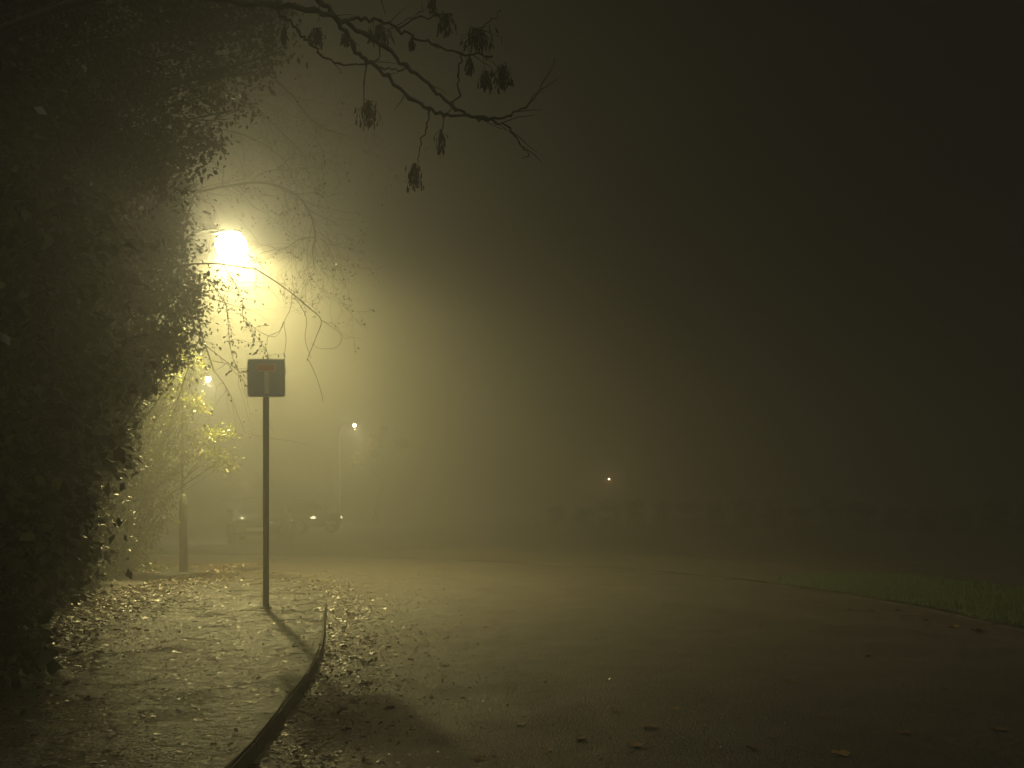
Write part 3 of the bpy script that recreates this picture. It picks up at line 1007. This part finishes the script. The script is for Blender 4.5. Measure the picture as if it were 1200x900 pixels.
# hanging leafy twigs before the sign: a slender birch leaning out of the hedge
def traced_twigs():
    base = np.array((-5.6, 13.3, PAVE_Z + .05))
    root = empty('leaning_sapling', base)
    tag(root, 'slender sapling arching out of the hedge, leafy twigs hanging over the blue sign', 'tree')
    z1 = lambda x, y: V3(180 + x / 4., 200 + y / 4., 12.4)
    main = [base, base + [.15, -.2, 1.6], base + [.45, -.5, 2.9], V3(150, 345, 12.5), V3(200, 318, 12.4), V3(250, 310, 12.3), V3(297, 314, 12.3)]
    P0 = [
        (main, .018),
        ([z1(470, 455), z1(560, 510), z1(650, 575), z1(720, 635), z1(785, 700), z1(770, 780), z1(730, 890), V3(364, 424, 12.3), V3(372, 445, 12.3), V3(378, 470, 12.25)], .008),
        ([z1(785, 700), z1(830, 715), z1(870, 740)], .003),
        ([z1(785, 700), z1(870, 760), z1(860, 830), z1(790, 840), z1(740, 810)], .0028),
        ([z1(650, 575), z1(630, 640), z1(610, 705), z1(630, 800), z1(620, 890), V3(334, 440, 12.4)], .004),
        ([z1(660, 590), z1(710, 690), z1(720, 800), z1(735, 880)], .004),
        ([z1(610, 705), z1(560, 770), z1(490, 750), z1(440, 690), z1(430, 640)], .003),
        ([z1(610, 705), z1(560, 770), z1(525, 820)], .0026),
        ([z1(470, 455), z1(475, 540), z1(510, 610)], .004),
        ([z1(475, 540), z1(550, 560), z1(590, 610)], .003),
    ]
    hang = [
        ([V3(228, 313, 12.35), V3(240, 325, 12.1), V3(260, 350, 11.7), V3(268, 372, 11.5), V3(272, 398, 11.3), V3(276, 425, 11.2), V3(287, 452, 11.1)], .006),
        ([V3(262, 311, 12.3), V3(272, 330, 12.0), V3(283, 352, 11.7), V3(288, 375, 11.5), V3(302, 395, 11.3), V3(315, 417, 11.2)], .006),
        ([V3(205, 317, 12.4), V3(222, 333, 12.0), V3(235, 350, 11.8), V3(231, 368, 11.7), V3(243, 385, 11.6)], .005),
        ([V3(190, 322, 12.4), V3(205, 335, 12.1), V3(218, 345, 12.0), V3(225, 375, 11.9), V3(235, 400, 11.8)], .005),
        ([V3(180, 327, 12.4), V3(188, 345, 12.2), V3(200, 365, 12.1), V3(214, 392, 12.0), V3(222, 425, 12.0)], .005),
        ([V3(160, 339, 12.45), V3(168, 355, 12.3), V3(185, 380, 12.2), V3(205, 405, 12.1), V3(240, 425, 12.0)], .005),
    ]
    polys, tips = [], []
    for pts, r in P0 + hang:
        cp = catmull([np.array(q) - base for q in pts], 5)
        # a little irregular depth so that the twigs are not in one plane
        cp[1:-1, 1] += .12 * np.sin(np.linspace(0, 7, len(cp)))[1:-1]
        rr = np.linspace(r, max(.0022, r * .35), len(cp))
        polys.append((cp, rr, 6 if r > .01 else 4))
    PP, DD = [], []
    for pts, r in hang:
        cp = catmull([np.array(q) - base for q in pts], 8)
        for j in range(6, len(cp)):
            dd = unit(cp[j] - cp[j - 1])
            if RNG.random() < .45:
                L = RNG.uniform(.08, .22)
                sd = unit(dd * .5 + RNG.normal(size=3) * [1, .7, .6])
                e = cp[j] + sd * L
                polys.append((np.array([cp[j], (cp[j] + e) / 2 + [0, 0, .01], e]), np.array([.0024, .002, .0016]), 3))
                for k in range(5):
                    PP.append(cp[j] + sd * L * RNG.uniform(.3, 1.05) + RNG.normal(size=3) * .012)
                    DD.append(sd + RNG.normal(size=3) * .7 + [0, 0, -.5])
            for k in range(2):
                PP.append(cp[j] + RNG.normal(size=3) * .018)
                DD.append(dd + RNG.normal(size=3) * .8 + [0, 0, -.4])
    tubes('branches', polys, 'bark', root)
    PP, DD = np.array(PP), np.array(DD)
    me = leaves('crown', PP, DD, unit(RNG.normal(size=PP.shape) + [0, -.6, .3]), RNG.uniform(.028, .046, len(PP)), T_KITE)
    link('crown', me, 'leaf_small', root)['kind'] = 'stuff'


traced_twigs()


# ash tree overhanging the pavement: traced limbs with hanging bunches of keys
def ash_tree():
    base = np.array((-4.1, 5.9, PAVE_Z))
    root = empty('ash_tree', base)
    tag(root, 'dark ash tree reaching bare limbs with hanging seed bunches over the road', 'tree')
    tp = catmull([(0, 0, -.1), (.1, -.1, 2.0), (.35, -.2, 3.8), (.55, -.3, 5.2), (.6, -.2, 7.5)], 6)
    tubes('trunk', [(tp, np.linspace(.15, .07, len(tp)), 10)], 'bark', root)

    def q(x, y):
        px, py = 300 + x / 3., y / 3.
        return P(px, py, 5.4 - .7 * (px - 300) / 340. + .2 * math.sin(px * .03))
    crotch = Vector(base) + Vector((.4, -.25, 3.9))
    lines = [
        ([crotch, P(60, -55, 5.5), P(200, -40, 5.4), q(120, -70), q(225, 0), q(290, 75), q(345, 165), q(390, 215), q(460, 265), q(540, 340), q(610, 385), q(660, 400), q(740, 405), q(840, 415), q(900, 400), q(950, 370), q(1000, 315), q(1050, 210)], .030, .0035),
        ([crotch + Vector((0, 0, -.25)), P(80, 5, 5.55), P(200, -6, 5.45), q(-60, 8), q(60, 18), q(200, 32), q(290, 70), q(390, 125), q(450, 165), q(530, 235), q(620, 310), q(700, 375), q(770, 412), q(830, 425), q(890, 450), q(930, 500), q(960, 545)], .034, .0032),
        ([q(300, 75), q(370, 65), q(440, 72), q(500, 100), q(560, 130), q(640, 160), q(720, 185), q(830, 200)], .016, .007),
        ([q(500, 100), q(580, 60), q(640, 50), q(690, 50)], .008, .004),
        ([q(460, 110), q(500, 85), q(580, 40), q(585, 10)], .005, .0025),
        ([q(60, 20), q(100, 60), q(150, 110), q(190, 150), q(230, 195), q(290, 225), q(390, 225)], .012, .008),
        ([q(390, 220), q(440, 235), q(500, 250), q(525, 235)], .008, .006),
        ([q(435, 160), q(432, 205), q(395, 222)], .007, .006),
        ([q(390, 222), q(380, 290), q(380, 370)], .007, .004),
        ([q(608, 388), q(600, 450), q(578, 500), q(572, 572)], .008, .004),
        ([q(660, 398), q(657, 450), q(648, 480)], .005, .003),
        ([q(722, 188), q(712, 260), q(714, 325), q(685, 360)], .007, .006),
        ([q(860, 35), q(830, 70), q(790, 105), q(740, 165)], .003, .005),
        ([q(755, 180), q(752, 215)], .004, .003),
        ([q(100, 60), q(103, 105)], .004, .003),
        ([q(440, 0), q(455, 50)], .005, .003),
        ([q(800, 200), q(806, 255)], .003, .002),
        ([q(810, 200), q(862, 245)], .003, .002),
        ([q(620, -30), q(618, 5)], .004, .003),
        ([q(690, 52), q(668, 62)], .003, .003),
        ([q(840, 425), q(900, 470), q(915, 480)], .003, .002),
    ]
    polys, tips = [], []
    for pts, r0, r1 in lines:
        cp = catmull([np.array(x) - base for x in pts], 5)
        rr = np.linspace(r0, r1, len(cp)) * .56
        # knuckled bark: nodes along the twig
        rr = rr * (1 + .35 * (np.arange(len(cp)) % 5 == 0) + RNG.uniform(-.10, .10, len(cp)))
        if len(cp) > 12:
            cp[2:-1] += RNG.normal(size=(len(cp) - 3, 3)) * .006
        polys.append((cp, rr, 7))
        if r0 > .01:
            for j in range(8, len(cp), 4):
                if RNG.random() < .55:
                    dd = unit(cp[j] - cp[j - 1])
                    grow(cp[j], unit(dd + rnd_dirs(1)[0] * .9), RNG.uniform(.05, .16), .0032, 3, 3, polys, tips, wander=.3)
    for k in range(10):
        a = k * 2.1 + .5
        if math.cos(a) > -.1:
            continue
        grow(tp[int((.5 + .048 * k) * (len(tp) - 1))], (math.cos(a) * .9, math.sin(a) * .9, .5), 1.4, .026, 1, 3, polys, tips, droop=.2)
    tubes('branches', polys, 'bark', root)
    bunches = [(395, 410, 65, 115), (558, 632, 50, 120), (650, 505, 28, 105), (435, 125, 70, 75), (620, 22, 26, 60), (667, 92, 46, 90), (778, 142, 105, 85),
               (752, 232, 22, 65), (810, 285, 42, 72), (866, 275, 62, 92), (100, 132, 16, 80), (215, 130, 55, 65), (312, 135, 20, 40), (548, 150, 15, 45)]
    for (x, y, w, h) in bunches:
        c = q(x, y)
        sc = c.y / F / 3.0
        w, h = w * sc, h * sc
        top = np.array(c) + [0, 0, h * .5]
        n = int(34 + 60 * w / .1)
        pos = top + np.stack([RNG.normal(size=n) * w * .26, RNG.normal(size=n) * w * .26, -RNG.random(n) ** .8 * h * .68], 1)
        d = np.stack([RNG.normal(size=n) * .22, RNG.normal(size=n) * .22, -np.ones(n)], 1)
        me = leaves('seed_bunch', pos - base, d, unit(RNG.normal(size=(n, 3)) * [1, 1, .2]), RNG.uniform(.028, .042, n), T_KEY)
        # fine stalks
        o = link('seed_bunch', me, 'seed_brown', root)
        o['kind'] = 'stuff'
        st = [(np.array([top - base, p - base]), np.array([.0016, .0012]), 3) for p in pos[::2]]
        tubes('seed_stalks', st, 'bark', o)['kind'] = 'stuff'
    return root


ash_tree()

# hedge on the far side of the grass verge
hl = resample(offset(outer, 25.0), 420)
sel = [i for i in range(420) if 9.0 < hl[i, 1] < 52 and hl[i, 0] > 1]
pts = hl[sel]
root = empty('far_hedge', (14.0, 16, 0))
tag(root, 'long dark hedge in the fog beyond the grass verge', 'hedge')
cl = []
for k in range(0, len(pts), 5):
    for zz in (.2, .5, .8, 1.0):
        cl.append((np.array([pts[k, 0] + RNG.uniform(-.1, .1), pts[k, 1] + RNG.uniform(-.1, .1), zz * (1.1 + .35 * float(vnoise(pts[k, 0], pts[k, 1], .9, 4))) + RNG.uniform(-.12, .16)]) - np.array((14.0, 16, 0)), (RNG.uniform(.4, .8), RNG.uniform(.4, .8), RNG.uniform(.2, .45))))
pos, d, nn, s = clump_leaves(cl, 1300, (.03, .055))
link('crown', leaves('crown', pos, d, nn, s, T_KITE), 'leaf_dark', root)['kind'] = 'stuff'
polys = []
for k in range(0, len(pts), 3):
    b0 = np.array([pts[k, 0] - 14.0, pts[k, 1] - 16, -.05])
    for j in range(2):
        e = b0 + np.array([RNG.uniform(-.3, .3), RNG.uniform(-.3, .3), RNG.uniform(.6, .9)])
        polys.append((np.array([b0, (b0 + e) / 2 + RNG.normal(size=3) * .05, e]), np.array([.016, .011, .004]), 5))
tubes('stems', polys, 'bark', root)['kind'] = 'stuff'

# ------------------------------------------------------------------ grass on the verge
n = 90000
i = RNG.integers(0, 419, n * 3)
vis = (outer[i, 1] > 7.5) & (outer[i, 1] < 16.9 - RNG.gamma(1.5, .5, n * 3))
i = i[vis][:n]
n = len(i)
t = RNG.random(n)
fr = RNG.random((n, 1))
base_in = verge_in[i] * (1 - fr) + verge_in[i + 1] * fr
base_out = verge_out[i] * (1 - fr) + verge_out[i + 1] * fr
xy = base_in * (1 - t[:, None]) + base_out * t[:, None] + RNG.normal(size=(n, 2)) * .03
xy = xy - unit(base_out - base_in) * (.02 + RNG.random((n, 1)) * .05) * (t[:, None] < .04)
zb = vz(xy[:, 0], xy[:, 1], t)
ln = RNG.uniform(.025, .055, n) * (1 + .4 * vnoise(xy[:, 0], xy[:, 1], 3))
wd = RNG.uniform(.004, .008, n)
an = RNG.random(n) * 6.283
lean = np.stack([np.cos(an), np.sin(an)], 1) * (ln * RNG.uniform(.1, .8, n))[:, None]
side = np.stack([-np.sin(an), np.cos(an)], 1) * wd[:, None]
V = np.zeros((n, 3, 3))
V[:, 0, :2] = xy - side
V[:, 1, :2] = xy + side
V[:, 2, :2] = xy + lean
V[:, 0, 2] = V[:, 1, 2] = zb - .01
V[:, 2, 2] = zb + ln
me = np_mesh('grass', V, np.arange(n * 3), 3, RNG.random(n))
gr = link('grass', me, 'grass')
tag(gr, 'short green grass growing on the verge', 'grass', kind='stuff')


# ------------------------------------------------------------------ leaf litter
def road_height(x, y):
    """height of the road surface under a point close to the inner kerb"""
    dd = ((inner[None, ::3, :] - np.stack([x, y], 1)[:, None, :]) ** 2).sum(-1)
    j = dd.argmin(1)
    di = np.sqrt(dd.min(1))
    do = np.sqrt(((outer[None, ::3, :] - np.stack([x, y], 1)[:, None, :]) ** 2).sum(-1).min(1))
    t = di / (di + do)
    return 0.05 * np.sin(np.pi * t) + 0.006 * vnoise(x, y, 0.8)


tk = unit(np.gradient(inner, axis=0))
nk = np.stack([tk[:, 1], -tk[:, 0]], 1)
lo_i = int(np.argmax(inner[:, 1] > 2.6))
hi_i = int(np.argmax(inner[:, 0] < -9))


def scatter(name, n, dfun, onroad, size, label, zoff=.004, tilt=.35, templ=T_LOBED, m='litter'):
    i = RNG.integers(lo_i, hi_i, n)
    if onroad:
        dd = dfun(n)
        xy = inner[i] + nk[i] * dd[:, None] + RNG.normal(size=(n, 2)) * .12
        z = road_height(xy[:, 0], xy[:, 1])
    else:
        t = dfun(n)                      # 0 at the hedge, 1 at the kerb
        xy = pave_back[i] * 0
        # nearest point of the hedge line is not the same index: blend by position along y
        hx = np.interp(inner[i, 1], hedge_line[:200, 1], hedge_line[:200, 0])
        xy = np.stack([hx, inner[i, 1]], 1) * (1 - t[:, None]) + (inner[i] - nk[i] * .14) * t[:, None] + RNG.normal(size=(n, 2)) * .04
        z = np.full(n, PAVE_Z) + .012 * (t < .1)
        keepp = np.ones(n, bool)
    d = np.concatenate([RNG.normal(size=(n, 2)), RNG.normal(size=(n, 1)) * .12], 1)
    nn = np.concatenate([RNG.normal(size=(n, 2)) * tilt, np.ones((n, 1))], 1)
    pos = np.stack([xy[:, 0], xy[:, 1], z + zoff + RNG.random(n) * .012], 1)
    me = leaves(name, pos, d, unit(nn), np.clip(RNG.lognormal(math.log((size[0] + size[1]) * .42), .5, n), size[0] * .6, size[1] * 1.8), templ)
    o = link(name, me, m)
    tag(o, label, 'leaves', kind='stuff')
    return o


scatter('hedge_leaf_litter', 22000, lambda n: np.clip(np.abs(RNG.normal(size=n)) * .20 - .12, -.25, 1), False, (.018, .042), 'thick wet brown leaf litter along the foot of the hedge', tilt=.45)
scatter('pavement_leaf_litter', 22000, lambda n: RNG.random(n) ** 1.1 * 1.04, False, (.009, .030), 'scattered wet leaf scraps trodden over the pavement', tilt=.22, zoff=.0)
scatter('gutter_leaf_litter', 10000, lambda n: np.abs(RNG.normal(size=n)) * .30 + .03, True, (.014, .038), 'wet brown leaf litter lying in the gutter beside the pavement kerb', tilt=.35, zoff=.001)
scatter('road_leaf_litter', 14000, lambda n: RNG.gamma(1.4, .75, n) + .1, True, (.008, .026), 'thin wet leaf litter spread over the road beside the bend', tilt=.2, zoff=.0)

# single leaves one can pick out on the road and pavement
fv, ff = T_LOBED
fmes = []
for k in range(4):
    v = fv.copy()
    v[:, 2] = v[:, 2] * RNG.uniform(.6, 1.8) + RNG.random(len(v)) * .05
    v[:, 0] -= .5
    v[:, 1] *= RNG.uniform(.8, 1.15)
    me = np_mesh('fallen_leaf', v, ff, 3, np.full(len(ff), k * .25))
    me.materials.append(MATS['fallen'])
    fmes.append(me)
spots = [(740, 790), (745, 875), (880, 878), (905, 865), (985, 885), (1170, 856), (830, 877), (762, 853), (600, 693), (618, 692), (548, 820), (570, 735), (680, 867), (790, 832),
         (780, 735), (1110, 808), (660, 740), (720, 833), (835, 700), (690, 770), (640, 800), (930, 800), (1020, 770), (610, 850), (1060, 860), (860, 760), (520, 780), (960, 840),
         (620, 720), (700, 710), (890, 735), (560, 890), (640, 880)]
for k, (px, py) in enumerate(spots):
    z = CAMH * F / (py - HOR)
    x = (px - 600) * z / F
    h = float(road_height(np.array([x]), np.array([z]))[0])
    z = (CAMH - h) * F / (py - HOR)
    x = (px - 600) * z / F
    o = link('fallen_leaf', fmes[k % 4])
    s = RNG.uniform(.055, .11)
    o.scale = (s, s, s)
    o.location = (x, z, h + .006)
    o.rotation_euler = (RNG.uniform(-.1, .1), RNG.uniform(-.12, .12), RNG.uniform(0, 6.28))
    tag(o, 'single curled brown fallen leaf lying on the open wet road', 'leaf', 'single leaves on the open road')
for k, (px, py) in enumerate([(1145, 742), (1118, 737), (995, 716), (1058, 722), (1022, 718), (1180, 738), (1085, 728), (935, 699), (950, 706), (1165, 751), (1050, 716), (1075, 722)]):
    z = CAMH * F / (py - HOR)
    o = link('fallen_leaf', fmes[(k + 1) % 4])
    s = .17 if k == 0 else RNG.uniform(.09, .14)
    o.scale = (s, s, s * (1.6 if k == 0 else 1))
    o.location = ((px - 600) * z / F, z, .018)
    o.rotation_euler = (RNG.uniform(-.1, .1), RNG.uniform(-.12, .12), RNG.uniform(0, 6.28))
    if k == 0:
        tag(o, 'largest pale orange curled leaf in the gutter by the grass verge', 'leaf', 'leaves in the gutter by the grass')
    else:
        tag(o, 'small brown fallen leaf lying in the gutter by the grass verge', 'leaf', 'leaves in the gutter by the grass')
for k, (px, py) in enumerate([(372, 715), (362, 733), (366, 681)]):
    z = (CAMH - PAVE_Z) * F / (py - HOR)
    o = link('fallen_leaf', fmes[(k + 2) % 4])
    s = RNG.uniform(.09, .12)
    o.scale = (s, s, s)
    o.location = ((px - 600) * z / F, z, PAVE_Z + .012)
    o.rotation_euler = (RNG.uniform(-.1, .1), RNG.uniform(-.12, .12), RNG.uniform(0, 6.28))
    tag(o, 'pale fallen leaf on the pavement edge beside the sign pole', 'leaf', 'pale leaves beside the sign pole')

# ------------------------------------------------------------------ fog
bm = bmesh.new()
bm_box(bm, (0, 60, 4.1), (260, 190, 10.4))
hz = bm_obj('haze', bm, None)
hz['kind'] = 'stuff'
hm = bpy.data.materials.new('haze')
hm.use_nodes = True
nt = hm.node_tree
nt.nodes.clear()
out = nt.nodes.new('ShaderNodeOutputMaterial')
pv = nt.nodes.new('ShaderNodeVolumePrincipled')
pv.inputs['Color'].default_value = (0.83, 0.83, 0.81, 1)
pv.inputs['Density'].default_value = HAZE_DENSITY
pv.inputs['Anisotropy'].default_value = HAZE_G
nt.links.new(pv.outputs[0], out.inputs['Volume'])
hz.data.materials.append(hm)
